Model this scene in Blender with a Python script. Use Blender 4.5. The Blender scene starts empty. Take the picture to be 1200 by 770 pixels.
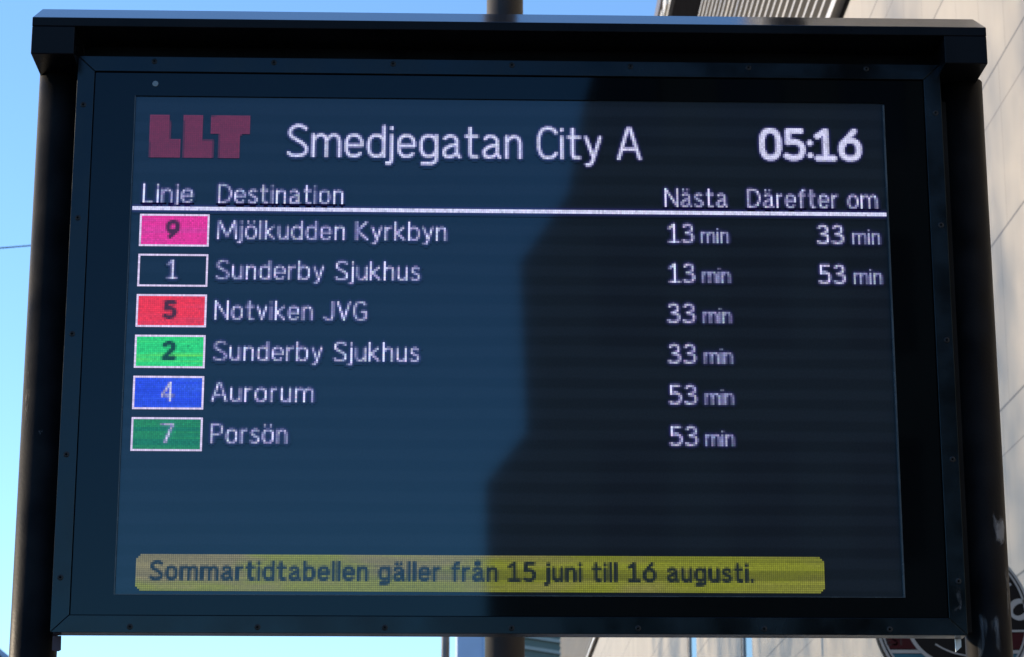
import bpy, bmesh, math, random
import numpy as np
from mathutils import Vector, Matrix
R = math.radians
scene = bpy.context.scene
col = scene.collection
random.seed(7)

# ------------------------------------------------------------------ camera
ZC = 2.53                                   # height of the screen's centre
cam_d = bpy.data.cameras.new('camera')
cam = bpy.data.objects.new('camera', cam_d); col.objects.link(cam)
yaw, pitch, roll = 0.03025501, 0.26195820, -0.00062266
CX, CY, CZ = -0.10404578, -3.47821655, ZC - 0.91305953
fw = Vector((math.sin(yaw)*math.cos(pitch), math.cos(yaw)*math.cos(pitch), math.sin(pitch)))
rt = Vector((math.cos(yaw), -math.sin(yaw), 0)); up = rt.cross(fw)
r2 = math.cos(roll)*rt + math.sin(roll)*up
u2 = -math.sin(roll)*rt + math.cos(roll)*up
cam.matrix_world = Matrix(((r2.x, u2.x, -fw.x, CX), (r2.y, u2.y, -fw.y, CY), (r2.z, u2.z, -fw.z, CZ), (0, 0, 0, 1)))
cam_d.sensor_fit = 'HORIZONTAL'; cam_d.sensor_width = 36.0
cam_d.lens = 36.0*2815.4/1200.0
cam_d.dof.use_dof = True; cam_d.dof.focus_distance = 3.55; cam_d.dof.aperture_fstop = 22.0
cam_d.clip_start = 0.05; cam_d.clip_end = 5000
scene.camera = cam

# ------------------------------------------------------------------ world, sun, exposure
EXPOSURE = 1.35
SUN_EL, SUN_AZ = 20.0, -62.0                # azimuth from +Y towards +X: the sun stands ahead, on the left
world = bpy.data.worlds.new('World'); scene.world = world
world.use_nodes = True
wn = world.node_tree
sky = wn.nodes.new('ShaderNodeTexSky'); sky.sky_type = 'NISHITA'; sky.sun_disc = False
sky.sun_elevation = R(SUN_EL); sky.sun_rotation = R(SUN_AZ)
sky.air_density = 1.0; sky.dust_density = 0.0; sky.ozone_density = 5.3; sky.altitude = 0
bg = wn.nodes['Background']; bg.inputs['Strength'].default_value = 0.106
wn.links.new(sky.outputs['Color'], bg.inputs['Color'])
sun_d = bpy.data.lights.new('sun', 'SUN'); sun_d.energy = 2.7; sun_d.angle = R(0.8); sun_d.color = (1.0, 0.81, 0.58)
sun = bpy.data.objects.new('sun', sun_d); col.objects.link(sun)
sdir = Vector((math.sin(R(SUN_AZ))*math.cos(R(SUN_EL)), math.cos(R(SUN_AZ))*math.cos(R(SUN_EL)), math.sin(R(SUN_EL))))
sun.rotation_euler = sdir.to_track_quat('Z', 'Y').to_euler()
sun.location = (-20, 0, 20)
vs = scene.view_settings
scene.display_settings.display_device = 'sRGB'
vs.view_transform = 'Standard'; vs.look = 'None'; vs.gamma = 1.0; vs.use_curve_mapping = False
vs.exposure = EXPOSURE
scene.cycles.max_bounces = 6
scene.cycles.use_denoising = True

# ------------------------------------------------------------------ helpers
def tag(o, label=None, cat=None, group=None, kind=None):
    if label: o['label'] = label
    if cat: o['category'] = cat
    if group: o['group'] = group
    if kind: o['kind'] = kind
    return o

def empty(name, loc=(0, 0, 0), rz=0.0):
    o = bpy.data.objects.new(name, None); col.objects.link(o)
    o.location = loc; o.rotation_euler = (0, 0, rz); o.empty_display_size = 0.2
    return o

class MB:
    def __init__(s): s.bm = bmesh.new()
    def box(s, x0, x1, y0, y1, z0, z1, m=0):
        v = [s.bm.verts.new(p) for p in ((x0, y0, z0), (x1, y0, z0), (x1, y1, z0), (x0, y1, z0), (x0, y0, z1), (x1, y0, z1), (x1, y1, z1), (x0, y1, z1))]
        for f in ((0, 3, 2, 1), (4, 5, 6, 7), (0, 1, 5, 4), (1, 2, 6, 5), (2, 3, 7, 6), (3, 0, 4, 7)):
            s.bm.faces.new([v[i] for i in f]).material_index = m
        return s
    def prism(s, poly, axis, a, b, m=0):
        """poly: 2D outline, extruded along axis 'x' (y,z), 'y' (x,z) or 'z' (x,y)"""
        def P(p, t):
            return {'x': (t, p[0], p[1]), 'y': (p[0], t, p[1]), 'z': (p[0], p[1], t)}[axis]
        A = [s.bm.verts.new(P(p, a)) for p in poly]; B = [s.bm.verts.new(P(p, b)) for p in poly]
        n = len(poly)
        fs = [s.bm.faces.new(A), s.bm.faces.new(B[::-1])]
        for i in range(n):
            fs.append(s.bm.faces.new((A[i], B[i], B[(i+1) % n], A[(i+1) % n])))
        for f in fs: f.material_index = m
        return s
    def cyl(s, c, r, h, axis='z', n=32, r2=None, smooth=True):
        r2 = r if r2 is None else r2
        def P(a, rr, t):
            u, w = rr*math.cos(a), rr*math.sin(a)
            return {'z': (c[0]+u, c[1]+w, c[2]+t), 'y': (c[0]+u, c[1]+t, c[2]+w), 'x': (c[0]+t, c[1]+u, c[2]+w)}[axis]
        A = [s.bm.verts.new(P(2*math.pi*i/n, r, 0)) for i in range(n)]
        B = [s.bm.verts.new(P(2*math.pi*i/n, r2, h)) for i in range(n)]
        s.bm.faces.new(A); s.bm.faces.new(B[::-1])
        for i in range(n):
            f = s.bm.faces.new((A[i], B[i], B[(i+1) % n], A[(i+1) % n])); f.smooth = smooth
        return s
    def tube(s, pts, r, n=8):
        rings = []
        for i, p in enumerate(pts):
            p = Vector(p); a = Vector(pts[max(i-1, 0)]); b = Vector(pts[min(i+1, len(pts)-1)])
            d = (b-a).normalized(); u = d.orthogonal().normalized(); w = d.cross(u)
            rings.append([s.bm.verts.new(p+r*(math.cos(2*math.pi*k/n)*u+math.sin(2*math.pi*k/n)*w)) for k in range(n)])
        for A, B in zip(rings, rings[1:]):
            for k in range(n):
                s.bm.faces.new((A[k], A[(k+1) % n], B[(k+1) % n], B[k])).smooth = True
        s.bm.faces.new(rings[0]); s.bm.faces.new(rings[-1][::-1])
        return s
    def build(s, name, mats, parent=None, bevel=0, seg=2):
        bmesh.ops.recalc_face_normals(s.bm, faces=s.bm.faces[:])
        me = bpy.data.meshes.new(name); s.bm.to_mesh(me); s.bm.free()
        o = bpy.data.objects.new(name, me); col.objects.link(o)
        for m in (mats if isinstance(mats, (list, tuple)) else [mats]): me.materials.append(m)
        if parent: o.parent = parent
        if bevel:
            b = o.modifiers.new('bevel', 'BEVEL'); b.width = bevel; b.segments = seg; b.limit_method = 'ANGLE'; b.angle_limit = R(40)
        return o

def newmat(name):
    m = bpy.data.materials.new(name); m.use_nodes = True
    nt = m.node_tree; return m, nt, nt.nodes['Principled BSDF']

def N(nt, typ, **kw):
    n = nt.nodes.new(typ)
    for k, v in kw.items(): setattr(n, k, v)
    return n

def mat(name, color, rough=0.5, ior=1.5, metal=0.0, var=0.15, scale=8.0, bump=0.0, bscale=60.0, rvar=0.1, detail=5.0, stretch=None, tint=(1, 1, 1)):
    """principled surface with noise in colour, gloss and relief"""
    m, nt, b = newmat(name); L = nt.links.new
    tc = N(nt, 'ShaderNodeTexCoord'); src = tc.outputs['Object']
    if stretch:
        mp = N(nt, 'ShaderNodeMapping'); mp.inputs['Scale'].default_value = stretch; L(src, mp.inputs['Vector']); src = mp.outputs['Vector']
    no = N(nt, 'ShaderNodeTexNoise'); no.inputs['Scale'].default_value = scale; no.inputs['Detail'].default_value = detail
    L(src, no.inputs['Vector'])
    mr = N(nt, 'ShaderNodeMapRange'); mr.inputs['From Min'].default_value = 0.3; mr.inputs['From Max'].default_value = 0.7
    mr.inputs['To Min'].default_value = 1-var; mr.inputs['To Max'].default_value = 1+var
    L(no.outputs['Fac'], mr.inputs['Value'])
    mx = N(nt, 'ShaderNodeVectorMath', operation='SCALE'); mx.inputs[0].default_value = color[:3]
    L(mr.outputs['Result'], mx.inputs['Scale']); L(mx.outputs['Vector'], b.inputs['Base Color'])
    m2 = N(nt, 'ShaderNodeMapRange'); m2.inputs['From Min'].default_value = 0.3; m2.inputs['From Max'].default_value = 0.7
    m2.inputs['To Min'].default_value = max(0, rough-rvar); m2.inputs['To Max'].default_value = min(1, rough+rvar)
    L(no.outputs['Fac'], m2.inputs['Value']); L(m2.outputs['Result'], b.inputs['Roughness'])
    b.inputs['IOR'].default_value = ior; b.inputs['Metallic'].default_value = metal
    b.inputs['Specular Tint'].default_value = (*tint, 1)
    if bump:
        n2 = N(nt, 'ShaderNodeTexNoise'); n2.inputs['Scale'].default_value = bscale; n2.inputs['Detail'].default_value = 3
        L(src, n2.inputs['Vector'])
        bp = N(nt, 'ShaderNodeBump'); bp.inputs['Strength'].default_value = bump; bp.inputs['Distance'].default_value = 0.002
        L(n2.outputs['Fac'], bp.inputs['Height']); L(bp.outputs['Normal'], b.inputs['Normal'])
    return m

# ------------------------------------------------------------------ materials
M = {}
M['post_paint'] = mat('post_paint', (0.0085, 0.0085, 0.0090), 0.5, 1.13, var=0.5, scale=14, bump=0.12, bscale=220)
M['cap_paint'] = mat('cap_paint', (0.004, 0.005, 0.007), 0.3, 1.22, var=0.3, scale=9, rvar=0.05)
M['cap_sheet'] = mat('cap_sheet', (0.012, 0.014, 0.018), 0.09, 1.85, var=0.3, scale=9, rvar=0.03)
M['frame_paint'] = mat('frame_paint', (0.0048, 0.0053, 0.0060), 0.20, 1.46, var=0.7, scale=12, rvar=0.09, bump=0.03, bscale=400, tint=(.5, .82, 1.0))
M['rubber'] = mat('rubber', (0.004, 0.004, 0.004), 0.8, 1.3)
M['bezel_glass'] = mat('bezel_glass', (0.0024, 0.0028, 0.0032), 0.035, 1.41, var=0.3, scale=4, rvar=0.01, tint=(.5, .82, 1.0))
M['case_paint'] = mat('case_paint', (0.016, 0.016, 0.017), 0.5, 1.45, var=0.3, scale=10)
M['screw_steel'] = mat('screw_steel', (0.016, 0.017, 0.019), 0.45, 1.4, metal=0.3, var=0.4, scale=90)
M['sensor_plastic'] = mat('sensor_plastic', (0.16, 0.22, 0.26), 0.35)
M['edge_strip'] = mat('edge_strip', (0.05, 0.065, 0.075), 0.25, 1.5, var=0.3, scale=20)
M['bracket_shaded'] = mat('bracket_shaded', (0.06, 0.045, 0.06), .6, 1.4)
M['galvanised'] = mat('galvanised', (0.55, 0.58, 0.6), 0.42, 1.5, metal=0.8, var=0.25, scale=60)
M['lamp_post_paint'] = mat('lamp_post_paint', (0.030, 0.027, 0.026), 0.5, 1.3, var=0.3, scale=10, bump=0.1, bscale=120)
M['pale_post'] = mat('pale_post', (0.16, 0.16, 0.17), 0.5, 1.5, var=0.2)
M['cable'] = mat('cable', (0.02, 0.02, 0.022), 0.6)

def glossy_cover(b):
    """hazy LED face under a clear cover sheet"""
    b.inputs['Roughness'].default_value = 0.038; b.inputs['IOR'].default_value = 1.62; b.inputs['Specular Tint'].default_value = (.32, .76, 1, 1)
    b.inputs['Coat Weight'].default_value = 0.30; b.inputs['Coat Roughness'].default_value = 0.34; b.inputs['Coat IOR'].default_value = 1.42

def screen_mat():
    m, nt, b = newmat('led_panel'); L = nt.links.new
    tc = N(nt, 'ShaderNodeTexCoord'); sp = N(nt, 'ShaderNodeSeparateXYZ'); L(tc.outputs['Object'], sp.inputs[0])
    # horizontal bands in the base colour: alternating darker and lighter rows
    mu = N(nt, 'ShaderNodeMath', operation='MULTIPLY'); mu.inputs[1].default_value = 2*math.pi/0.0318; L(sp.outputs['Z'], mu.inputs[0])
    no = N(nt, 'ShaderNodeTexNoise'); no.inputs['Scale'].default_value = 1.0; no.inputs['Detail'].default_value = 4
    mp = N(nt, 'ShaderNodeMapping'); mp.inputs['Scale'].default_value = (2.0, 1, 26.0); L(tc.outputs['Object'], mp.inputs['Vector']); L(mp.outputs['Vector'], no.inputs['Vector'])
    ad = N(nt, 'ShaderNodeMath', operation='MULTIPLY_ADD'); ad.inputs[1].default_value = 2.4; L(no.outputs['Fac'], ad.inputs[0]); L(mu.outputs[0], ad.inputs[2])
    si = N(nt, 'ShaderNodeMath', operation='SINE'); L(ad.outputs[0], si.inputs[0])
    mr = N(nt, 'ShaderNodeMapRange', interpolation_type='SMOOTHSTEP'); mr.inputs['From Min'].default_value = -0.7; mr.inputs['From Max'].default_value = 0.7
    mr.inputs['To Min'].default_value = 0.86; mr.inputs['To Max'].default_value = 1.14; L(si.outputs[0], mr.inputs['Value'])
    n3 = N(nt, 'ShaderNodeTexNoise'); n3.inputs['Scale'].default_value = 330; n3.inputs['Detail'].default_value = 1; L(tc.outputs['Object'], n3.inputs['Vector'])
    m3 = N(nt, 'ShaderNodeMapRange'); m3.inputs['From Min'].default_value = 0.3; m3.inputs['From Max'].default_value = 0.7; m3.inputs['To Min'].default_value = 0.92; m3.inputs['To Max'].default_value = 1.08
    L(n3.outputs['Fac'], m3.inputs['Value'])
    pr = N(nt, 'ShaderNodeMath', operation='MULTIPLY'); L(mr.outputs[0], pr.inputs[0]); L(m3.outputs[0], pr.inputs[1])
    sc = N(nt, 'ShaderNodeVectorMath', operation='SCALE'); sc.inputs[0].default_value = (0.0195, 0.0240, 0.0310); L(pr.outputs[0], sc.inputs['Scale'])
    L(sc.outputs['Vector'], b.inputs['Base Color'])
    glossy_cover(b)
    return m
M['led_panel'] = screen_mat()

def led_mat():
    m, nt, b = newmat('led_light'); L = nt.links.new
    at = N(nt, 'ShaderNodeVertexColor'); at.layer_name = 'led'
    b.inputs['Base Color'].default_value = (0.0195, 0.0240, 0.0310, 1); glossy_cover(b)
    L(at.outputs['Color'], b.inputs['Emission Color'])
    b.inputs['Emission Strength'].default_value = 2.0**(-EXPOSURE)
    return m
M['led_light'] = led_mat()

# ------------------------------------------------------------------ ground
def ground(name, x0, x1, y0, y1, z0, z1, m):
    o = MB().box(x0, x1, y0, y1, z0, z1).build(name, m); tag(o, kind='structure'); return o
M['asphalt'] = mat('asphalt', (0.05, 0.05, 0.052), 0.85, var=0.25, scale=3, bump=0.5, bscale=90)
M['paving'] = mat('paving', (0.085, 0.083, 0.082), 0.8, var=0.2, scale=2.5, bump=0.3, bscale=60)
M['earth'] = mat('earth', (0.08, 0.075, 0.07), 0.9, var=0.2, scale=0.05)
ground('ground', -1500, 1500, -1500, 1500, -0.6, -0.14, M['earth'])
ground('road', -10.5, -1.9, -300, 600, -0.13, -0.12, M['asphalt'])
ground('pavement', -1.9, 40, -300, 600, -0.13, 0.0, M['paving'])
ground('pavement', -40, -10.5, -300, 600, -0.13, 0.0, M['paving'])

# ------------------------------------------------------------------ the departure board
board = tag(empty('departure_board', (0, 0, 0)), 'large black bus departure display on two round posts, lit with a stop name and times', 'departure board')
FX0, FX1, FZ0, FZ1 = -0.6645, 0.6645, 2.0905, 2.9765     # frame outside
IX0, IX1, IZ0, IZ1 = -0.6385, 0.6385, 2.1155, 2.9520     # frame inside
FY = -0.007
SX0, SX1, SZ0, SZ1 = -0.576, 0.576, ZC-0.384, ZC+0.384

def rail(a, b, c, d):
    """four front corners (x,z), outer a-b and inner c-d; a mitred bar"""
    return MB().prism([a, b, c, d], 'y', FY, 0.028).build('frame_rail', M['frame_paint'], board, bevel=0.0006)
g = 0.0004
rails = {
 'top': rail((FX0+g, FZ1), (FX1-g, FZ1), (IX1-g, IZ1), (IX0+g, IZ1)),
 'bot': rail((FX0+g, FZ0), (FX1-g, FZ0), (IX1-g, IZ0), (IX0+g, IZ0)),
 'lef': rail((FX0, FZ0+g), (FX0, FZ1-g), (IX0, IZ1-g), (IX0, IZ0+g)),
 'rig': rail((FX1, FZ0+g), (FX1, FZ1-g), (IX1, IZ1-g), (IX1, IZ0+g))}
def screw(x, z, par):
    b = MB(); n = 14
    a0 = random.random()
    rings = []
    for r, y in ((0.0046, 0.0004), (0.0043, -0.0008), (0.0030, -0.0013), (0.0017, -0.0013), (0.0015, 0.0)):
        rings.append([b.bm.verts.new((x+r*math.cos(a0+2*math.pi*i/n), FY+y, z+r*math.sin(a0+2*math.pi*i/n))) for i in range(n)])
    for A, B in zip(rings, rings[1:]):
        for i in range(n): b.bm.faces.new((A[i], A[(i+1) % n], B[(i+1) % n], B[i]))
    b.bm.faces.new(rings[-1])
    b.build('screw', M['screw_steel'], par)
for k in range(-3, 4):
    screw(k*0.183+0.001, 2.9685, rails['top']); screw(k*0.1835, 2.0990, rails['bot'])
for z in (2.897, 2.716, 2.535, 2.352, 2.170):
    screw(-0.6535, z, rails['lef']); screw(0.6545, z, rails['rig'])
MB().box(IX0-0.004, IX1+0.004, 0.0125, 0.0272, IZ0-0.004, IZ1+0.004).build('back_case', M['case_paint'], board)
MB().box(-0.60, 0.60, 0.0285, 0.12, 2.14, 2.92).build('rear_housing', M['case_paint'], board, bevel=0.01)
for q_ in ((-0.668, -0.602), (0.602, 0.679)):
    MB().box(q_[0], q_[1], 0.0286, 0.058, 2.10, 2.9290).build('mounting_flange', M['rubber'], board)
# printed glass border with an opening for the LED panel
bz = MB(); e = 0.0013; s = 0.0002
bz.box(IX0+e, IX1-e, -0.003, 0.008, SZ1+s, IZ1-e); bz.box(IX0+e, IX1-e, -0.003, 0.008, IZ0+e, SZ0-s)
bz.box(IX0+e, SX0-s, -0.003, 0.008, SZ0-s, SZ1+s); bz.box(SX1+s, IX1-e, -0.003, 0.008, SZ0-s, SZ1+s)
bmesh.ops.remove_doubles(bz.bm, verts=bz.bm.verts[:], dist=1e-6)
bz.build('bezel', M['bezel_glass'], board)
MB().cyl((-0.5455, -0.0042, 2.9335), 0.0045, 0.003, 'y', 24).build('light_sensor', M['sensor_plastic'], board)
screen = MB().box(SX0, SX1, 0.0, 0.008, SZ0, SZ1).build('screen', M['led_panel'], board)
# pale edge of the LED cabinet along the right and the bottom corner
es = MB(); es.box(SX1-0.0022, SX1+0.0002, -0.0036, -0.0002, SZ0, SZ1-0.004); es.box(SX0, SX0+0.0012, -0.0034, -0.0002, SZ0, SZ1); es.box(SX0+0.0012, SX1-0.0022, -0.0034, -0.0002, SZ0, SZ0+0.001)
es.build('panel_edge', M['edge_strip'], screen)

# ---- lettering: a stroke alphabet drawn on the 384 x 256 LED grid
def sm(pts, n=6):                            # smooth curve through points
    P = [np.array(p, float) for p in pts]; P = [2*P[0]-P[1]]+P+[2*P[-1]-P[-2]]; out = []
    for i in range(1, len(P)-2):
        for k in range(n):
            t = k/n; a, b, c, d = P[i-1], P[i], P[i+1], P[i+2]
            out.append(0.5*((2*b)+(-a+c)*t+(2*a-5*b+4*c-d)*t*t+(-a+3*b-3*c+d)*t**3))
    out.append(P[-2]); return out
def el(cx, cy, rx, ry, a0, a1, n=22, p=2.5):  # squarish arc
    out = []
    for k in range(n+1):
        a = R(a0+(a1-a0)*k/n); c, s_ = math.cos(a), math.sin(a)
        out.append((cx+rx*math.copysign(abs(c)**(2/p), c), cy+ry*math.copysign(abs(s_)**(2/p), s_)))
    return out
X = 0.70
arch = lambda x, w: sm([(x, .50), (x+.10*w/.44, .64), (x+.26*w/.44, .70), (x+.40*w/.44, .62), (x+w, .45)])+[(x+w, 0)]
three = [sm([(.05, .90), (.22, 1), (.42, .95), (.49, .77), (.41, .60), (.18, .53)]), sm([(.18, .53), (.44, .47), (.54, .27), (.46, .06), (.22, 0), (0, .07)])]
aa = [sm([(.05, .62), (.16, .70), (.32, .69), (.43, .57), (.44, .45)])+[(.44, .12), (.52, 0)], sm([(.44, .42), (.20, .36), (.03, .22), (.05, .05), (.18, 0), (.33, .04), (.44, .16)])]
oo = [el(.25, .35, .25, .35, 0, 360)]
six = [el(.29, .33, .29, .33, 0, 360), sm([(.44, 1), (.22, .74), (.06, .50), (.0, .31)])]
GL = {
 'a': (.52, aa), 'o': (.5, oo), 'e': (.5, [el(.25, .35, .25, .35, 3, 318), [(.0, .36), (.5, .36)]]),
 's': (.38, [sm([(.36, .63), (.27, .70), (.13, .69), (.02, .57), (.07, .44), (.20, .36), (.34, .28), (.39, .14), (.28, .01), (.12, 0), (0, .07)])]),
 'S': (.58, [sm([(.55, .91), (.42, .99), (.25, 1), (.07, .88), (.06, .68), (.26, .53), (.47, .40), (.58, .22), (.50, .05), (.30, 0), (.12, .01), (0, .09)])]),
 'C': (.53, [el(.31, .5, .31, .5, 40, 320)]), 'G': (.58, [el(.31, .5, .31, .5, 40, 300)+[(.58, .08), (.58, .46), (.36, .46)]]),
 'D': (.62, [[(0, 0), (0, 1)]+sm([(.22, 1), (.48, .90), (.62, .62), (.62, .38), (.48, .10), (.22, 0)])+[(0, 0)]]),
 'L': (.42, [[(0, 1), (0, 0), (.42, 0)]]), 'M': (.92, [[(0, 0), (.06, 1), (.46, .12), (.86, 1), (.92, 0)]]),
 'N': (.64, [[(0, 0), (0, 1), (.64, 0), (.64, 1)]]), 'A': (.68, [[(0, 0), (.30, 1), (.38, 1), (.68, 0)], [(.10, .31), (.58, .31)]]),
 'K': (.56, [[(0, 0), (0, 1)], [(.52, 1), (.04, .50), (.56, 0)]]), 'V': (.64, [[(0, 1), (.32, 0), (.64, 1)]]),
 'J': (.48, [[(.48, 1), (.48, .22)]+sm([(.48, .22), (.40, .04), (.22, 0), (0, .12)])]),
 'P': (.52, [[(0, 0), (0, 1)]+sm([(.25, 1), (.46, .92), (.52, .72), (.46, .52), (.25, .44)])+[(0, .44)]]),
 'b': (.5, [[(0, 0), (0, 1)], el(.25, .35, .25, .35, 0, 360)]), 'd': (.5, [[(.5, 0), (.5, 1)], el(.25, .35, .25, .35, 0, 360)]),
 'g': (.5, [el(.25, .36, .25, .34, 0, 360), [(.5, .70), (.5, -.02)]+sm([(.5, -.02), (.46, -.16), (.34, -.22)])+[(.05, -.22)]]),
 'k': (.45, [[(0, 0), (0, 1)], [(.42, .70), (.06, .38), (.45, 0)]]), 'l': (0, [[(0, 0), (0, 1)]]),
 'i': (0, [[(0, 0), (0, .70)], [(0, .93), (0, .96)]]), 'j': (0, [[(0, .70), (0, -.10)]+sm([(0, -.10), (-.05, -.21), (-.16, -.22)]), [(0, .93), (0, .96)]]),
 'm': (.84, [[(0, 0), (0, .70)], arch(0, .42), arch(.42, .42)]), 'n': (.44, [[(0, 0), (0, .70)], arch(0, .44)]),
 'h': (.44, [[(0, 0), (0, 1)], arch(0, .44)]), 'u': (.44, [[(.44-a, .70-b) for a, b in arch(0, .44)], [(.44, .70), (.44, 0)]]),
 'r': (.26, [[(0, 0), (0, .70)], sm([(0, .50), (.09, .64), (.26, .70)])]),
 't': (.34, [[(.13, .97), (.13, .14)]+sm([(.13, .14), (.17, .03), (.34, .01)]), [(0, .70), (.34, .70)]]),
 'f': (.32, [sm([(.34, 1), (.22, .99), (.13, .84)])+[(.13, 0)], [(0, .70), (.32, .70)]]),
 'v': (.44, [[(0, .70), (.22, 0), (.44, .70)]]), 'y': (.46, [[(0, .70), (.24, .02)], [(.46, .70), (.22, -.08)]+sm([(.22, -.08), (.14, -.20), (.02, -.22)])]),
 'ä': (.52, aa+[[(.12, .94), (.12, .96)], [(.36, .94), (.36, .96)]]), 'ö': (.5, oo+[[(.10, .94), (.10, .96)], [(.38, .94), (.38, .96)]]),
 'å': (.52, aa+[el(.24, .98, .09, .09, 0, 360)]),
 '0': (.56, [el(.28, .5, .28, .5, 0, 360)]), '1': (.54, [[(.0, .80), (.27, 1), (.27, 0)], [(.0, 0), (.54, 0)]]),
 '2': (.54, [sm([(.03, .88), (.20, 1), (.42, .96), (.52, .77), (.42, .54), (.22, .28)])+[(0, 0), (.54, 0)]]), '3': (.54, three),
 '4': (.58, [[(.42, 0), (.42, 1), (0, .28), (.58, .28)]]), '5': (.54, [[(.49, 1), (.07, 1), (.06, .57)]+sm([(.06, .57), (.28, .60), (.48, .50), (.54, .30), (.45, .07), (.22, 0), (0, .07)])]),
 '6': (.58, six), '7': (.54, [[(0, 1), (.54, 1), (.18, 0)]]), '9': (.58, [[(.58-a, 1-b) for a, b in st] for st in six]),
 ':': (0, [[(0, .10), (0, .10)], [(0, .56), (0, .56)]]), '.': (0, [[(0, .02), (0, .04)]]), ' ': (.16, [])}
GW, GH = 384, 256
cy_, cx_ = np.mgrid[0:GH, 0:GW]; cx_ = cx_+0.5; cy_ = cy_+0.5

def write(text, c0, c1, base, cap, hw, gap=.15):
    """coverage map of a string fitted between LED columns c0 and c1"""
    pens = []; x = 0.0
    for i, ch in enumerate(text):
        w, st = GL[ch]
        if ch == 'j': x += .03
        pens.append((x, st)); x += w+2*hw/cap+gap
    total = x-gap-2*hw/cap
    sx = (c1-c0-2*hw)/total
    cov = np.zeros((GH, GW))
    for px, st in pens:
        for line in st:
            pts = [(c0+hw+(px+a)*sx, base-hw-b*(cap-2*hw)) for a, b in line]
            if len(pts) == 1: pts *= 2
            for (xa, ya), (xb, yb) in zip(pts, pts[1:]):
                dx, dy = xb-xa, yb-ya; L2 = dx*dx+dy*dy
                t = np.clip(((cx_-xa)*dx+(cy_-ya)*dy)/L2, 0, 1) if L2 > 0 else 0*cx_
                d = np.hypot(cx_-xa-t*dx, cy_-ya-t*dy)
                cov = np.maximum(cov, np.clip(hw+0.5-d, 0, 1))
    return cov

def srgb(r, g_, b): return np.array([((v/255+.055)/1.055)**2.4 if v > 10 else v/255/12.92 for v in (r, g_, b)])
rng = np.random.default_rng(5)
row_n = np.cumsum(rng.normal(0, 1, (GH, 60)), 1)*0.0
def streaks(sx_, sy_, seed):                # smooth random field, long along the rows, values 0..1
    q = np.random.default_rng(seed); f = np.zeros((GH, GW))
    for k, amp in ((1, 1.0), (2, .6), (4, .35)):
        gh, gw = int(GH*k/sy_)+3, int(GW*k/sx_)+3
        a = q.random((gh, gw)); yy = cy_*k/sy_; xx = cx_*k/sx_; iy, ix = yy.astype(int), xx.astype(int); ty, tx = yy-iy, xx-ix
        ty = ty*ty*(3-2*ty); tx = tx*tx*(3-2*tx)
        f += amp*((a[iy, ix]*(1-tx)+a[iy, ix+1]*tx)*(1-ty)+(a[iy+1, ix]*(1-tx)+a[iy+1, ix+1]*tx)*ty)
    return f/1.95

LEDS = {}
def leds(name, rgb, mask=None, label=None, pitch=0.003, fill=0.95):
    """one small square light per lit LED, all of one line of writing in one mesh"""
    lit = (rgb.max(2) > 0.004)
    rr, cc = np.nonzero(lit)
    h = pitch*fill/2
    xs = SX0+(cc+0.5)*pitch; zs = SZ1-(rr+0.5)*pitch; n = len(xs); y = -0.0012
    V = np.stack([np.stack([xs-h, 0*xs+y, zs-h], 1), np.stack([xs+h, 0*xs+y, zs-h], 1), np.stack([xs+h, 0*xs+y, zs+h], 1), np.stack([xs-h, 0*xs+y, zs+h], 1)], 1).reshape(-1, 3)
    me = bpy.data.meshes.new(name); me.from_pydata(V.tolist(), [], np.arange(4*n).reshape(n, 4).tolist())
    ca = me.color_attributes.new('led', 'FLOAT_COLOR', 'CORNER')
    cl = np.concatenate([rgb[rr, cc], np.ones((n, 1))], 1); ca.data.foreach_set('color', np.repeat(cl, 4, axis=0).astype(np.float32).ravel())
    me.materials.append(M['led_light'])
    o = bpy.data.objects.new(name, me); col.objects.link(o); o.parent = screen
    if label: o['label'] = label
    return o

WHITE = srgb(216, 216, 250)
colj = 1+0.30*rng.normal(0, 1, (1, GW))          # LEDs of a column are driven unevenly
ledj = 1+0.10*rng.normal(0, 1, (GH, GW))
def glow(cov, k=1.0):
    """faint violet colour-fringe halo round lit LEDs, painted in as emission"""
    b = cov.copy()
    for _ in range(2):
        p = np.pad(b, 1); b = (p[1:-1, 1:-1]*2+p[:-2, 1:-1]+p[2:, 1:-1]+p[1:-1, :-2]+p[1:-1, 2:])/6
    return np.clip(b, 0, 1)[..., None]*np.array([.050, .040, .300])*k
def text_rgb(cov, k=1.0, even=0.0, tint=(1, 1, 1), gam=1.5):
    if gam > 1.4:                            # row scanning: LEDs without a lit one above or below look dimmer
        p = np.pad(cov, 1); cov = cov*(.62+.38*np.clip(np.maximum(p[:-2, 1:-1], p[2:, 1:-1])*1.25, 0, 1))
    v = cov**gam*np.clip(even+(1-even)*colj, .45, 1.15)*ledj*k
    hue = 1+0.10*rng.normal(0, 1, (GH, GW, 3))*(1-even)
    return np.clip(v, 0, 1.15)[..., None]*WHITE*np.array(tint)*hue+glow(cov)*(v[..., None] < .5)

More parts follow.
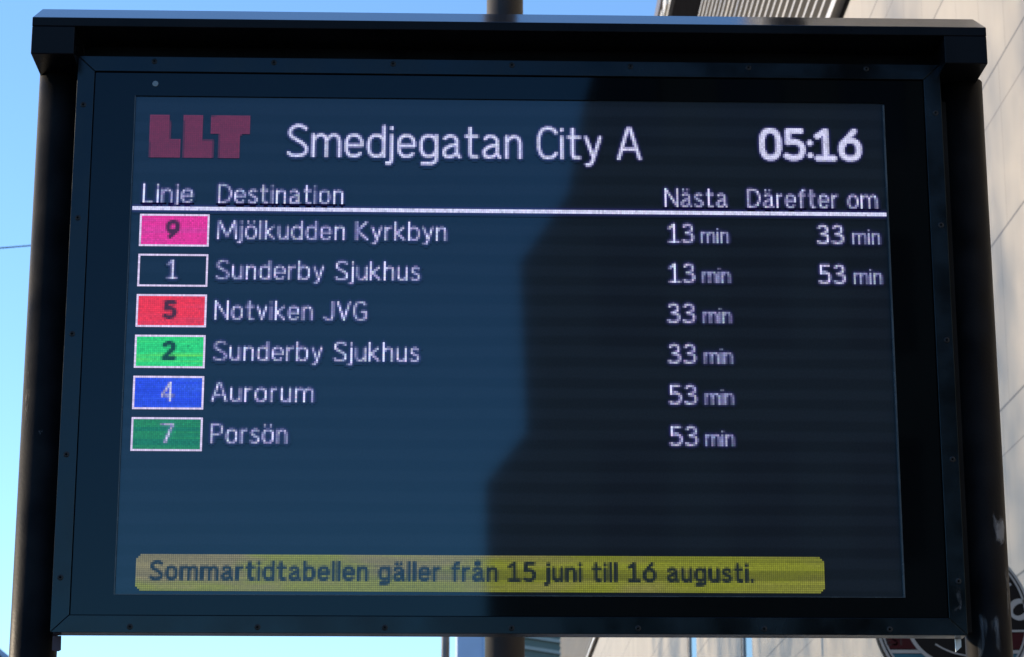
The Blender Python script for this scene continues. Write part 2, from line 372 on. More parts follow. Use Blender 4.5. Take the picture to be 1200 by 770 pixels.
# logo: three blocky red letters
def poly_cov(polys):
    out = np.zeros((GH, GW))
    for sx_ in (-.25, .25):
        for sy_ in (-.25, .25):
            xx, yy = cx_+sx_, cy_+sy_; ins = np.zeros((GH, GW), bool)
            for P in polys:
                c = np.zeros((GH, GW), bool)
                for (x1, y1), (x2, y2) in zip(P, P[1:]+P[:1]):
                    if y1 != y2:
                        c ^= ((y1 > yy) != (y2 > yy)) & (xx < (x2-x1)*(yy-y1)/(y2-y1)+x1)
                ins |= c
            out += ins*.25
    return out
lg = poly_cov([[(8, 10), (18.2, 10), (18.4, 23), (24, 23), (24, 33), (8.4, 33)], [(25.2, 10), (34.8, 10), (35, 23.3), (40.5, 23.3), (40.4, 33), (25.6, 33)],
               [(39, 10.4), (46, 10), (59, 10.2), (59, 19.8), (53.8, 20.4), (53.8, 33), (43.4, 33), (43.4, 20.2), (39, 19.8)]])
leds('logo', (lg*(0.86+.28*streaks(60, 3, 3))*(1+.06*rng.normal(0, 1, (GH, GW))))[..., None]*srgb(100, 24, 48), label='three blocky dark red letters LLT')
leds('stop_name', text_rgb(write('Smedjegatan City A', 78, 258.4, 32, 17.5, .76, .135), 1.0, .75, gam=1.15), label='large white stop name Smedjegatan City A')
leds('clock', text_rgb(write('05:16', 319, 371.6, 31.5, 17.5, 1.4, .085), 1.0, .9, gam=1.0), label='bold white time 05:16')
SH = .52
for t, c0, c1 in (('Linje', 6, 31.4), ('Destination', 43.8, 107), ('Nästa', 270, 302), ('Därefter om', 312.3, 378.6)):
    leds('column_heading', text_rgb(write(t, c0, c1, 57, 10.2, SH), 1.2, .35, gam=2.1), label='white column heading ' + t)
ln = np.zeros((GH, GW)); ln[59:61, 1:383] = 1
leds('divider_line', text_rgb(ln, 1.0, .8, gam=1), label='long thin white line under the headings')
rows = [76, 97, 118, 139, 160, 181]
dest = [('Mjölkudden Kyrkbyn', 44, 159.4), ('Sunderby Sjukhus', 44, 146.2), ('Notviken JVG', 44, 119.7), ('Sunderby Sjukhus', 44, 146.2), ('Aurorum', 43.7, 94.2), ('Porsön', 44.2, 81.6)]
for (t, c0, c1), b in zip(dest, rows):
    leds('destination_text', text_rgb(write(t, c0, c1, b, 10.1, SH), 1.2, .30, (1, .98, 1), 2.1), label='white destination ' + t)
for t, c0, c1, b, m0 in (('13', 271.4, 284.5, 76, 288), ('13', 271.5, 284.6, 97, 288.3), ('33', 270.3, 284.4, 118, 288.3), ('33', 270.3, 284.4, 139, 288.4), ('53', 270.4, 284.4, 160, 288.4), ('53', 270.4, 284.4, 181, 288.2), ('33', 347, 360.8, 76, 365), ('53', 347.3, 360.9, 97, 365.1)):
    cv = text_rgb(write(t, c0, c1, b, 10.2, .60, .12), 1.12, .35, gam=1.8)+text_rgb(write('min', m0, m0+14.2, b, 8.3, .46, .12), .75, .25, (.9, .96, .96), 1.5)
    leds('departure_time', cv, label='white waiting time %s min' % t)
badges = [('9', 18.1, 25.5, (232, 34, 150), 1, 'pink'), ('1', 19.6, 25, None, 0, 'black'), ('5', 18.2, 25.4, (240, 36, 54), 1, 'red'), ('2', 18.4, 25.8, (44, 214, 116), 1, 'bright green'), ('4', 18.9, 25.4, (36, 66, 228), 0, 'blue'), ('7', 19.5, 25.8, (18, 118, 78), 0, 'dark green')]
for k, ((t, c0, c1, rgb, bold, cn), b) in enumerate(zip(badges, rows)):
    r0, r1, k0, k1 = b-13, b+4, 5, 40
    a = np.zeros((GH, GW, 3)); bd = np.zeros((GH, GW)); bd[r0:r1, k0:k1] = 1; inn = np.zeros((GH, GW)); inn[r0+1:r1-1, k0+1:k1-1] = 1
    cv = write(t, c0, c1, b, 10.0, 1.25 if bold else .54)
    st = streaks(70, 2.2, 40+k)
    if rgb:
        c = srgb(*rgb)*np.ones((GH, GW, 3))*(0.86+.28*st)[..., None]
        alt = {'2': srgb(110, 216, 40), '9': srgb(206, 50, 150), '5': srgb(214, 50, 78), '4': srgb(52, 90, 226), '7': srgb(34, 134, 70)}[t]
        w = np.clip((st-.5)*3.2, 0, .75)[..., None]; c = (c*(1-w)+alt*w)*ledj[..., None]
        a += c*inn[..., None]*(1-cv[..., None])
        if bold: a += inn[..., None]*cv[..., None]*srgb(*rgb)*.075
    if not bold: a = a*(1-cv[..., None])+text_rgb(cv, .92, .4)
    a += (bd-inn)[..., None]*srgb(222, 205, 240)*ledj[..., None]
    leds('line_badge', a, label='%s line badge with number %s' % (cn, t))
# yellow message bar with rounded ends
bx0, bx1, by0, by1, cr = 9.5, 345.2, 235.8, 254.4, 5.0
qx = np.abs(cx_-(bx0+bx1)/2)-(bx1-bx0)/2+cr; qy = np.abs(cy_-(by0+by1)/2)-(by1-by0)/2+cr
sd = np.hypot(np.maximum(qx, 0), np.maximum(qy, 0))+np.minimum(np.maximum(qx, qy), 0)-cr
bar = (sd < 0.0)*1.0
cv = write('Sommartidtabellen gäller från 15 juni till 16 augusti.', 16.6, 310.4, 249, 10.0, .88, .125)
st = streaks(46, 9, 90); st2 = streaks(120, 1.5, 91)
w = np.clip((st-.50)*4+.42+(.50-cx_/300)*.35, 0, .9)*np.clip(1.25-cx_/330, 0, 1)  # greyer towards the left: reflected sky and moire put into the LED colour
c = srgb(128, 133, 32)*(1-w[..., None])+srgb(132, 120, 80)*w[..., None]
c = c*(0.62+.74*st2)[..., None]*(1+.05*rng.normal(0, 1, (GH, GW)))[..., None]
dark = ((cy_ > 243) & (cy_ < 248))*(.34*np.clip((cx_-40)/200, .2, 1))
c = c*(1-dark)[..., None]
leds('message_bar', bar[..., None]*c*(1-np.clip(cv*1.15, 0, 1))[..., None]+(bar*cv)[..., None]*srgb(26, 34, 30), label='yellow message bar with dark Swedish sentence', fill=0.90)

# ---- posts, top cap, brackets
poles = []; PX, PXR, PY, PR = 0.6985, 0.7100, 0.060, 0.0345
for sgn in (-1, 1):
    b = MB().cyl((sgn*PX, PY, 0.0) if sgn < 0 else (PXR, PY, 0.0), PR, 2.970, 'z', 64)
    po = b.build('support_pole', M['post_paint'], board); poles.append(po)
    MB().cyl((sgn*PX, PY, 0.0) if sgn < 0 else (PXR, PY, 0.0), 0.085, 0.012, 'z', 40).build('base_plate', M['galvanised'], po)
# sticker and tape residue on the right-hand post
def residue_mat(name, colr, thr, sc_, ns=150):
    m, nt, b = newmat(name); L = nt.links.new
    tc = N(nt, 'ShaderNodeTexCoord'); mp = N(nt, 'ShaderNodeMapping'); mp.inputs['Scale'].default_value = (1, 1, sc_); L(tc.outputs['Object'], mp.inputs['Vector'])
    no = N(nt, 'ShaderNodeTexNoise'); no.inputs['Scale'].default_value = ns; no.inputs['Detail'].default_value = 7; L(mp.outputs['Vector'], no.inputs['Vector'])
    uv = N(nt, 'ShaderNodeUVMap'); sp = N(nt, 'ShaderNodeSeparateXYZ'); L(uv.outputs['UV'], sp.inputs[0])
    def edge(o):
        a = N(nt, 'ShaderNodeMath', operation='SUBTRACT'); L(o, a.inputs[0]); a.inputs[1].default_value = .5
        c = N(nt, 'ShaderNodeMath', operation='ABSOLUTE'); L(a.outputs[0], c.inputs[0]); return c.outputs[0]
    mxx = N(nt, 'ShaderNodeMath', operation='MAXIMUM'); L(edge(sp.outputs['X']), mxx.inputs[0]); L(edge(sp.outputs['Y']), mxx.inputs[1])
    ed = N(nt, 'ShaderNodeMapRange'); ed.inputs['From Min'].default_value = .5; ed.inputs['From Max'].default_value = .2; ed.inputs['To Min'].default_value = -.35; ed.inputs['To Max'].default_value = .12
    L(mxx.outputs[0], ed.inputs['Value'])
    ad = N(nt, 'ShaderNodeMath', operation='ADD'); L(no.outputs['Fac'], ad.inputs[0]); L(ed.outputs[0], ad.inputs[1])
    mr = N(nt, 'ShaderNodeMapRange'); mr.inputs['From Min'].default_value = thr; mr.inputs['From Max'].default_value = thr+.24; L(ad.outputs[0], mr.inputs['Value'])
    b.inputs['Base Color'].default_value = (*colr, 1); b.inputs['Roughness'].default_value = .75
    L(mr.outputs[0], b.inputs['Alpha'])
    return m
def patch(par, cx, a0, a1, z0, z1, m):
    b = MB(); n = 16; uvl = b.bm.loops.layers.uv.new('UVMap'); g_ = []
    for i in range(n+1):
        a = R(a0+(a1-a0)*i/n); x, y = cx+(PR+.0003)*math.sin(a), PY-(PR+.0003)*math.cos(a)
        g_.append((b.bm.verts.new((x, y, z0)), b.bm.verts.new((x, y, z1))))
    for i in range(n):
        f = b.bm.faces.new((g_[i][0], g_[i+1][0], g_[i+1][1], g_[i][1])); f.smooth = True
        for lp, q in zip(f.loops, ((i/n, 0), ((i+1)/n, 0), ((i+1)/n, 1), (i/n, 1))): lp[uvl].uv = q
    b.build('sticker_residue', m, par)
patch(poles[1], PXR, 8, 60, 2.225, 2.282, residue_mat('paper_residue', (.15, .16, .175), .38, .7, 60))
patch(poles[1], PXR, 34, 84, 2.105, 2.215, residue_mat('tape_residue', (.08, .085, .09), .44, .12, 90))
patch(poles[1], PXR, -52, 36, 2.050, 2.145, residue_mat('glue_residue', (.10, .12, .14), .52, .12, 110))
patch(poles[0], -PX, -62, -20, 2.36, 2.52, residue_mat('grime_residue', (.11, .09, .07), .62, .3))
patch(poles[0], -PX, -10, 12, 2.385, 2.400, residue_mat('paint_fleck', (.22, .22, .23), .62, 1))
# scratches on the lower right of the frame
def flat_patch(par, x0, x1, z0, z1, m):
    b = MB(); uvl = b.bm.loops.layers.uv.new('UVMap')
    f = b.bm.faces.new([b.bm.verts.new(p) for p in ((x0, FY-.0004, z0), (x1, FY-.0004, z0), (x1, FY-.0004, z1), (x0, FY-.0004, z1))])
    for lp, q in zip(f.loops, ((0, 0), (1, 0), (1, 1), (0, 1))): lp[uvl].uv = q
    b.build('scuff', m, par)
flat_patch(rails['rig'], 0.641, 0.663, 2.108, 2.185, residue_mat('frame_scuff', (.06, .065, .07), .57, .35))

cap_o = MB()
# sloping lid with a flat ridge, closed below; its front lip hangs 16 mm
lid = [(-0.050, 3.0078), (-0.050, 3.0217), (0.030, 3.0680), (0.090, 3.0680), (0.170, 3.0217), (0.170, 3.0078)]
cap_o.prism(lid, 'x', -0.730, 0.730)
for f in cap_o.bm.faces:
    cz = f.calc_center_median().z
    ys_ = [v.co.y for v in f.verts]
    if cz > 3.03 and len(f.verts) == 4 and max(ys_)-min(ys_) > .05: f.material_index = 1
canopy = cap_o.build('top_cap', [M['cap_paint'], M['cap_sheet']], board, bevel=0.0010)
for s0, s1 in ((-0.730, -0.665), (0.664, 0.730)):
    MB().box(s0, s1, -0.0495, 0.169, 2.9625, 3.0076).build('end_block', M['cap_paint'], canopy, bevel=0.0015)
MB().box(-0.662, 0.674, 0.032, 0.058, 2.93, 3.0075).build('cross_beam', M['cap_paint'], board)
MB().prism([(0.6535, 2.0903), (0.6620, 2.0903), (0.6620, 2.0785), (0.6535, 2.0710)], 'y', 0.0285, 0.032).build('mounting_bracket', M['galvanised'], board)
MB().prism([(-0.6660, 2.0903), (-0.6540, 2.0903), (-0.6535, 2.0700), (-0.6570, 2.0680), (-0.6660, 2.0690)], 'y', 0.0285, 0.032).build('mounting_bracket', M['bracket_shaded'], board)  # left bracket in shade: the shade is put into its darker colour

# ------------------------------------------------------------------ lamp posts and the cable
lp = tag(empty('street_lamp', (0.072, 3.0, 0)), 'thick dark lamp post standing right behind the departure board', 'street lamp')
MB().cyl((0, 0, 0), 0.0555, 6.2, 'z', 40, 0.0515).build('post', M['lamp_post_paint'], lp)
MB().cyl((0, 0, 0), 0.14, 0.03, 'z', 32).build('base_plate', M['galvanised'], lp)
MB().tube([(0, 0, 6.15), (-0.1, 0, 6.45), (-0.5, 0, 6.6), (-1.0, 0, 6.62)], 0.035, 12).build('arm', M['lamp_post_paint'], lp)
MB().prism([(-1.5, 6.55), (-1.0, 6.56), (-0.95, 6.66), (-1.15, 6.70), (-1.5, 6.62)], 'y', -0.12, 0.12).build('lamp_head', M['lamp_post_paint'], lp, bevel=0.02)
l2 = tag(empty('street_lamp', (-0.046, 20.0, 0)), 'thin grey lamp post far behind the board, seen just under its lower edge', 'street lamp')
MB().cyl((0, 0, 0), 0.050, 7.4, 'z', 24, 0.036).build('post', M['pale_post'], l2)
MB().prism([(-0.7, 7.35), (0.05, 7.33), (0.05, 7.42), (-0.2, 7.47), (-0.7, 7.42)], 'y', -0.11, 0.11).build('lamp_head', M['pale_post'], l2, bevel=0.02)

# ------------------------------------------------------------------ the office building on the right, its long wall running away from us
AZ = R(0.7013)
BX, BY0, BY1 = 3.2, 0.0, 83.8               # measured from the camera's foot along and across the wall
bd = tag(empty('office_building', (CX+BX*math.cos(AZ)+42*math.sin(AZ), CY-BX*math.sin(AZ)+42*math.cos(AZ), 0), -AZ),
         'long pale stone clad office building with a metal louvre band under its eaves', 'building')
def lp_(y): return y-42.0
def stone_mat():
    m, nt, b = newmat('stone_cladding'); L = nt.links.new
    tc = N(nt, 'ShaderNodeTexCoord'); sp = N(nt, 'ShaderNodeSeparateXYZ'); L(tc.outputs['Object'], sp.inputs[0])
    def mth(op, a, b_=None, c_=None):
        n = N(nt, 'ShaderNodeMath', operation=op)
        for i, v in enumerate((a, b_, c_)):
            if v is None: continue
            if isinstance(v, (int, float)): n.inputs[i].default_value = v
            else: L(v, n.inputs[i])
        return n.outputs[0]
    def joint(src, period, off, w):
        t = mth('DIVIDE', mth('ADD', src, off), period); f = mth('FRACT', t)
        d = mth('MULTIPLY', mth('MINIMUM', f, mth('SUBTRACT', 1.0, f)), period)
        return mth('LESS_THAN', d, w), mth('FLOOR', t)
    jh, ih = joint(sp.outputs['Z'], 1.035, 0.286, 0.0075)
    stag = mth('MULTIPLY', ih, 0.2)
    jv, iv = joint(mth('ADD', sp.outputs['Y'], stag), 0.66, 0.12, 0.004)
    j2, _ = joint(sp.outputs['Z'], 2.07, 1.60, 0.005)
    jj = mth('MAXIMUM', jh, mth('MAXIMUM', mth('MULTIPLY', jv, .65), mth('MULTIPLY', j2, .7)))
    wn_ = N(nt, 'ShaderNodeTexWhiteNoise'); wn_.noise_dimensions = '2D'
    cb = N(nt, 'ShaderNodeCombineXYZ'); L(iv, cb.inputs[0]); L(ih, cb.inputs[1]); L(cb.outputs[0], wn_.inputs['Vector'])
    no = N(nt, 'ShaderNodeTexNoise'); no.inputs['Scale'].default_value = 1.3; no.inputs['Detail'].default_value = 8; no.inputs['Roughness'].default_value = .6
    L(tc.outputs['Object'], no.inputs['Vector'])
    n2 = N(nt, 'ShaderNodeTexNoise'); n2.inputs['Scale'].default_value = 1; n2.inputs['Detail'].default_value = 5
    mp = N(nt, 'ShaderNodeMapping'); mp.inputs['Scale'].default_value = (8, 8, 0.5); L(tc.outputs['Object'], mp.inputs['Vector']); L(mp.outputs['Vector'], n2.inputs['Vector'])
    v = mth('ADD', mth('MULTIPLY_ADD', wn_.outputs['Value'], .15, .755), mth('MULTIPLY_ADD', no.outputs['Fac'], .22, mth('MULTIPLY', n2.outputs['Fac'], .14)))
    v = mth('MULTIPLY', v, mth('SUBTRACT', 1.0, mth('MULTIPLY', jj, .72)))
    sc = N(nt, 'ShaderNodeVectorMath', operation='SCALE'); sc.inputs[0].default_value = (0.300, 0.266, 0.214); L(v, sc.inputs['Scale'])
    L(sc.outputs['Vector'], b.inputs['Base Color']); b.inputs['Roughness'].default_value = .55
    bp = N(nt, 'ShaderNodeBump'); bp.inputs['Strength'].default_value = .6; bp.inputs['Distance'].default_value = .01
    L(mth('SUBTRACT', mth('MULTIPLY', no.outputs['Fac'], .2), jj), bp.inputs['Height']); L(bp.outputs['Normal'], b.inputs['Normal'])
    return m
M['stone'] = stone_mat()
M['louver'] = mat('louver_metal', (0.46, 0.44, 0.40), .45, var=.15, scale=1.2, stretch=(1, .2, 3))
M['louver_back'] = mat('louver_back', (0.03, 0.03, 0.032), .6)
M['dark_glass'] = mat('dark_glass', (0.008, 0.009, 0.011), .06, 1.5, rvar=.02)
M['white_metal'] = mat('white_metal', (0.62, 0.60, 0.56), .4, var=.1)
M['black_trim'] = mat('black_trim', (0.006, 0.006, 0.007), .9, 1.0)
M['purple_trim'] = mat('eave_trim', (0.06, 0.05, 0.06), .5)
y0, y1 = lp_(BY0), lp_(BY1)
wall = MB(); DX = 12.0
# wall up to the louvres, with two tall narrow window openings
wins = [(33.75, 35.1), (27.1, 28.2)]
WZ0, WZ1 = 3.6, 7.2
ys = [BY0]
for a, b in sorted(wins): ys += [a, b]
ys.append(BY1)
for i in range(0, len(ys), 2):
    wall.box(0, .35, lp_(ys[i]), lp_(ys[i+1]), 0, 9.55)
for a, b in wins:
    wall.box(0, .35, lp_(a), lp_(b), 0, WZ0); wall.box(0, .35, lp_(a), lp_(b), WZ1, 9.55)
wall.box(.35, DX, y0, y1, 0, 17.0)
bmesh.ops.remove_doubles(wall.bm, verts=wall.bm.verts[:], dist=1e-5)
wall.build('wall', M['stone'], bd)
for a, b in wins:
    w_ = MB().box(.03, .06, lp_(a), lp_(b), WZ0, WZ1).build('window', M['dark_glass'], bd)
    fr = MB(); fr.box(.012, .09, lp_(a)+.001, lp_(a)+.07, WZ0, WZ1); fr.box(.012, .09, lp_(b)-.07, lp_(b)-.001, WZ0, WZ1); fr.box(.012, .09, lp_(a)+.071, lp_(b)-.071, WZ0, WZ0+.06); fr.box(.012, .09, lp_(a)+.071, lp_(b)-.071, WZ1-.06, WZ1)
    fr.build('window_frame', M['white_metal'], w_)
MB().box(.02, .34, y0, y1, 9.555, 9.70).build('shadow_gap', M['black_trim'], bd)
MB().box(-.06, .34, y0, y1, 9.705, 9.80).build('louver_sill', M['white_metal'], bd)
MB().box(.20, .345, y0, y1, 9.805, 14.72).build('louver_backing', M['louver_back'], bd)
lv = MB()
for k in range(25):
    z = 9.86+k*.195
    lv.box(-.02, .17, y0, y1, z, z+.042)
lv.build('louver_band', M['louver'], bd)
MB().box(.04, .34, y0, y1, 14.725, 16.57).build('soffit_band', M['black_trim'], bd)
cn = MB()
cn.box(-.03, .34, y0, y1, 16.575, 16.98)
k = 0
yy = y0+.2
while yy < y1-.5:
    cn.box(-.075, -.03, yy, yy+.55, 16.66, 16.92); yy += .85
cn.build('cornice', M['white_metal'], bd)
MB().box(-.10, 12.1, y0-.1, y1+.1, 17.005, 17.30).build('roof', M['purple_trim'], bd)

# the round cafe sign that sticks out from that wall, facing us
sg = tag(empty('round_sign', (2.1546, 7.0, 3.1242)), 'round dark cafe sign with white rings and red and blue bands, behind the right post', 'sign')
SR = 0.346
def ring_mesh(r0, r1, y0_, y1_, a0=0, a1=360, n=72):
    b = MB(); q = []
    for i in range(n+1):
        a = R(a0+(a1-a0)*i/n); c, s_ = math.cos(a), math.sin(a)
        q.append([b.bm.verts.new((r*c, y, r*s_)) for r, y in ((r0, y0_), (r1, y0_), (r1, y1_), (r0, y1_))])
    for A, B in zip(q, q[1:]):
        for k in range(4): b.bm.faces.new((A[k], A[(k+1) % 4], B[(k+1) % 4], B[k]))
    if a1-a0 < 360:
        b.bm.faces.new(q[0]); b.bm.faces.new(q[-1][::-1])
    else: bmesh.ops.remove_doubles(b.bm, verts=b.bm.verts[:], dist=1e-6)
    return b
M['sign_dark'] = mat('sign_dark', (0.009, 0.008, 0.008), .6, 1.25, var=.2)
M['sign_white'] = mat('sign_white', (0.38, 0.37, 0.36), .5, var=.1)
M['sign_red'] = mat('sign_red', (0.05, 0.006, 0.009), .6, 1.25, var=.15)
M['sign_blue'] = mat('sign_blue', (0.03, 0.12, 0.17), .6, 1.3, var=.1)
M['sign_text'] = mat('sign_text', (0.02, 0.008, 0.009), .5)
MB().cyl((0, 0, 0), SR, .06, 'y', 72).build('disc', M['sign_dark'], sg)
ring_mesh(SR-.012, SR-.001, -.004, -.0005).build('ring', M['sign_white'], sg)
ring_mesh(SR-.027, SR-.019, -.004, -.0005).build('ring', M['sign_white'], sg)
def annulus_band(z0, z1, r0, r1, sgn, y0_, y1_, name, m):
    """strip of the outer annulus between two heights"""
    b = MB(); n = 10; A = []; 
    for i in range(n+1):
        z = z0+(z1-z0)*i/n
        xi = math.sqrt(max(r0*r0-z*z, 0)); xo = math.sqrt(max(r1*r1-z*z, 0))
        A.append([b.bm.verts.new(p) for p in ((sgn*xi, y0_, z), (sgn*xo, y0_, z), (sgn*xo, y1_, z), (sgn*xi, y1_, z))])
    for P, Q in zip(A, A[1:]):
        for k in range(4): b.bm.faces.new((P[k], P[(k+1) % 4], Q[(k+1) % 4], Q[k]))
    b.bm.faces.new(A[0]); b.bm.faces.new(A[-1][::-1])
    return b.build(name, m, sg)
RI, RO = 0.216, SR-.0275
for sgn in (-1, 1):
    band = annulus_band(-.138, -.066, RI+.001, RO, sgn, -.003, -.0005, 'red_band', M['sign_red'])
    annulus_band(-.062, -.053, RI+.001, RO, sgn, -.0036, -.0005, 'white_stripe', M['sign_white'])
    annulus_band(-.157, -.142, RI+.001, RO, sgn, -.0036, -.0005, 'white_stripe', M['sign_white'])
    annulus_band(-.212, -.160, RI+.001, RO, sgn, -.003, -.0005, 'blue_band', M['sign_blue'])
ring_mesh(RI-.016, RI, -.004, -.0005).build('ring', M['sign_white'], sg)
ring_mesh(.30, .306, -.003, -.0005, 236, 268, 24).build('emblem_line', M['sign_white'], sg).location = (.085, 0, .135)
def letter(strokes, cx, cz, h, w, name, m, r=.008, par=None):
    b = MB()
    for line in strokes:
        pts = [(cx+(a-.3)*w, -.003, cz+(q-.5)*h) for a, q in line]
        for (xa, _, za), (xb, _, zb) in zip(pts, pts[1:]):
            d = math.hypot(xb-xa, zb-za) or 1e-6; nx, nz = -(zb-za)/d*r, (xb-xa)/d*r; ex, ez = (xb-xa)/d*r*.5, (zb-za)/d*r*.5
            b.prism([(xa-ex+nx, za-ez+nz), (xb+ex+nx, zb+ez+nz), (xb+ex-nx, zb+ez-nz), (xa-ex-nx, za-ez-nz)], 'y', -.004, -.0005)
    return b.build(name, m, sg)
ow = MB(); n = 40; q = []
for i in range(n+1):                         # a wide slanted O with thick and thin sides
    a = 2*math.pi*i/n; c, s_ = math.cos(a), math.sin(a)
    xo, zo = .047*c, .048*s_; xi, zi = .030*c+.006*s_+.002, .027*s_+.004*c
    q.append([ow.bm.verts.new(p) for p in ((xi, -.004, zi), (xo, -.004, zo), (xo, -.0005, zo), (xi, -.0005, zi))])
for A, B in zip(q, q[1:]):
    for k in range(4): ow.bm.faces.new((A[k], A[(k+1) % 4], B[(k+1) % 4], B[k]))
o_ = ow.build('letter', M['sign_white'], sg); o_.location = (.2935, 0, .037)
c_ = ring_mesh(.024, .034, -.004, -.0005, 20, 215, 20)
c_.prism([(.020, -.004), (.041, .014), (.032, .022), (.024, .014)], 'y', -.0045, -.0005)
o_ = c_.build('letter', M['sign_white'], sg); o_.location = (.2255, 0, .134)
for t, x in (('E', -.288), ('S', -.262), ('T', -.236)):
    st = {'E': [[(.55, 1), (0, 1), (0, 0), (.55, 0)], [(0, .5), (.45, .5)]], 'S': GL['S'][1], 'T': [[(0, 1), (.6, 1)], [(.3, 1), (.3, 0)]]}[t]
    letter(st, x, -.102, .036, .030, 'letter', M['sign_text'], .0028)
MB().box(.347, 1.00, .018, .042, -.02, .02).build('wall_arm', M['black_trim'], sg)

# ------------------------------------------------------------------ far things under and beside the board
M['green_slat'] = mat('green_slat', (0.045, 0.085, 0.07), .5, var=.2)
M['grey_slat'] = mat('grey_slat', (0.26, 0.29, 0.26), .5, var=.15)
gb = tag(empty('green_building', (3.5, 95, 0), R(48)), 'small green slatted building front beyond the far end of the stone wall', 'building')
MB().box(-.6, 9, 0, 1.3, 0, 17.5).build('wall', M['green_slat'], gb)
sl = MB()
for k in range(36): sl.box(-.62, 9.02, -.12, -.003, .3+k*.47, .44+k*.47)
sl.build('slat_front', M['grey_slat'], gb)
M['hazed_render'] = mat('hazed_render', (0.42, 0.52, 0.70), .7, var=.08, scale=.5)  # distance haze and bluish shade put into the wall colour
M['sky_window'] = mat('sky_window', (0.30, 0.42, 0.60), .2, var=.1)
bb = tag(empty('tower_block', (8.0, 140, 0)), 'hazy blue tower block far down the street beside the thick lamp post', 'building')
MB().box(-7.05, 6, 0, 14, 0, 33).build('wall', M['hazed_render'], bb)
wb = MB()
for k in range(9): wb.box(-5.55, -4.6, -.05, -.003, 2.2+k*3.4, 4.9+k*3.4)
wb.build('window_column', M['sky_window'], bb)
MB().box(-7.4, -7.06, 3, 3.5, 18.5, 19.5).build('chimney_pipe', M['black_trim'], bb)
M['cream_wall'] = mat('cream_wall', (0.55, 0.48, 0.38), .7, var=.1)
M['roof_sheet'] = mat('roof_sheet', (0.10, 0.11, 0.20), .45, var=.15)
hs = tag(empty('house', (-14.3, 60, 0)), 'gabled house with blue grey roof and cream wall, far left beside the left post', 'house')
MB().prism([(-2.6, 0), (2.6, 0), (2.6, 9.45), (0, 11.5), (-2.6, 9.45)], 'y', 0, 9).build('wall', M['cream_wall'], hs)
MB().prism([(-3.1, 9.35), (0, 11.83), (3.1, 9.35), (3.1, 9.05), (0, 11.52), (-3.1, 9.05)], 'y', -.5, 9.4).build('roof', M['roof_sheet'], hs)

# ------------------------------------------------------------------ unseen across the street: leafy trees added to dapple the wall
M['bark'] = mat('bark', (0.16, 0.14, 0.12), .85, var=.4, scale=6, bump=.4)
M['leaf'] = mat('leaf', (0.055, 0.10, 0.028), .6, var=.35, scale=.8)
def tree(x, y, h, rad, seed, label):
    q = np.random.default_rng(seed)
    t = tag(empty('dapple_tree', (x, y, 0)), label, 'tree', 'added trees left of the picture')
    tr = MB(); pts = [(0.25*math.sin(k*.9+seed), .2*math.cos(k*1.3+seed), h*.88*k/8) for k in range(9)]
    for k in range(8): tr.tube([pts[k], pts[k+1]], .26*(1-k/9)+.02, 10)
    for k in range(14):
        z = h*(.28+.045*k); a = k*2.4; l = rad*.8*(1-.03*k)
        tr.tube([(0, 0, z), (l*.5*math.cos(a), l*.5*math.sin(a), z+.5*l*.6), (l*math.cos(a), l*math.sin(a), z+l*.7)], .05, 6)
    tr.build('trunk', M['bark'], t)
    C_ = []
    for k in range(260):                     # leaf clumps filling the crown
        u = q.normal(0, 1, 3); u /= np.linalg.norm(u); rr = q.random()**.45
        C_.append((u[0]*rad*rr, u[1]*rad*rr, h*.60+u[2]*h*.38*rr, q.uniform(.30, .8)))
    nl = 31; P_ = np.repeat(np.array(C_), nl, axis=0); n_ = len(P_)
    p_ = P_[:, :3]+q.normal(0, 1, (n_, 3))*P_[:, 3:4]*.95
    a = q.normal(0, 1, (n_, 3)); a /= np.linalg.norm(a, axis=1)[:, None]; b_ = np.cross(a, q.normal(0, 1, (n_, 3))); b_ /= np.linalg.norm(b_, axis=1)[:, None]
    sz = q.uniform(.07, .13, (n_, 1))
    V = np.stack([p_-a*sz, p_+b_*sz*.6, p_+a*sz, p_-b_*sz*.6], 1).reshape(-1, 3).tolist(); F = np.arange(4*n_).reshape(-1, 4).tolist()
    me = bpy.data.meshes.new('crown'); me.from_pydata(V, [], F); me.materials.append(M['leaf'])
    o = bpy.data.objects.new('crown', me); col.objects.link(o); o.parent = t
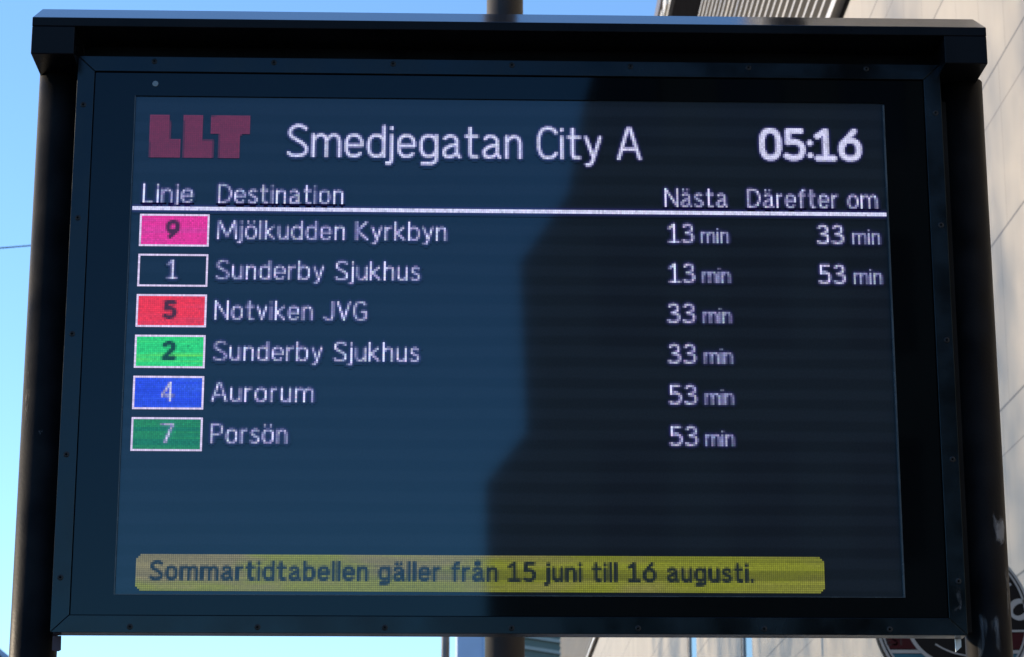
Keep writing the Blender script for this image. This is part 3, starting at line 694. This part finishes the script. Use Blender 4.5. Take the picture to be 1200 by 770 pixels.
for k, (tx_, ty_, th_, words) in enumerate(((-23.0, 21.0, 20.6, 'added leafy tree left of the picture, nearest to the departure board in its row'), (-24.0, 28.0, 20.2, 'added leafy tree left of the picture, second from the board in its row'),
        (-23.3, 35.0, 21.2, 'added leafy tree in the middle of the row left of the picture'), (-24.2, 42.0, 20.4, 'added leafy tree next to last in the row left of the picture'), (-23.6, 49.0, 21.0, 'added leafy tree at the far end of the row left of the picture'))):
    tree(tx_, ty_, th_, 4.2, k+1, words)
ms = tag(empty('cable_mast', (-13, 25, 0)), 'slim grey mast left of the picture that carries the black cable', 'mast')
MB().cyl((0, 0, 0), .07, 10.0, 'z', 20, .05).build('shaft', M['pale_post'], ms)
MB().cyl((0, 0, 0), .16, .03, 'z', 20).build('base_plate', M['galvanised'], ms)
cb_ = MB(); A_, B_ = Vector((-13, 25, 9.75)), Vector((3.40, 25, 11.36))
cb_.tube([A_.lerp(B_, t/24)+Vector((0, 0, -.25*4*(t/24)*(1-t/24))) for t in range(25)], .0085, 8)
tag(cb_.build('span_cable', M['cable']), 'thin black cable strung across the sky left of the board', 'cable')

# ------------------------------------------------------------------ behind the camera: the dark houses mirrored in the glass
M['town_wall'] = mat('town_wall', (0.022, 0.024, 0.027), .85, var=.2, scale=.5)
th = tag(empty('town_house', (5.5, -25, 0)), 'tall dark stepped town house behind the viewer, mirrored in the right half of the glass', 'building')
sil = [(.49, 0), (.44, 7.33), (.93, 7.96), (.86, 10.1), (1.46, 11.0), (1.66, 12.2), (2.6, 15.5), (9.5, 15.5), (9.5, 0)]
tb = MB()
tb.prism([(x-5.5, z) for x, z in sil], 'y', 0, -16)
for v in tb.bm.verts:                        # the plan is skewed: keeps its back out of the mirrored outline
    if v.co.y < -1: v.co.x += 4.5
tb.build('wall', M['town_wall'], th)
for r_ in range(5):
    for c_ in range(5):
        MB().box(-3.7+c_*1.55, -2.9+c_*1.55, .003, .03, 1.2+r_*2.6, 2.7+r_*2.6).build('window', M['dark_glass'], th)
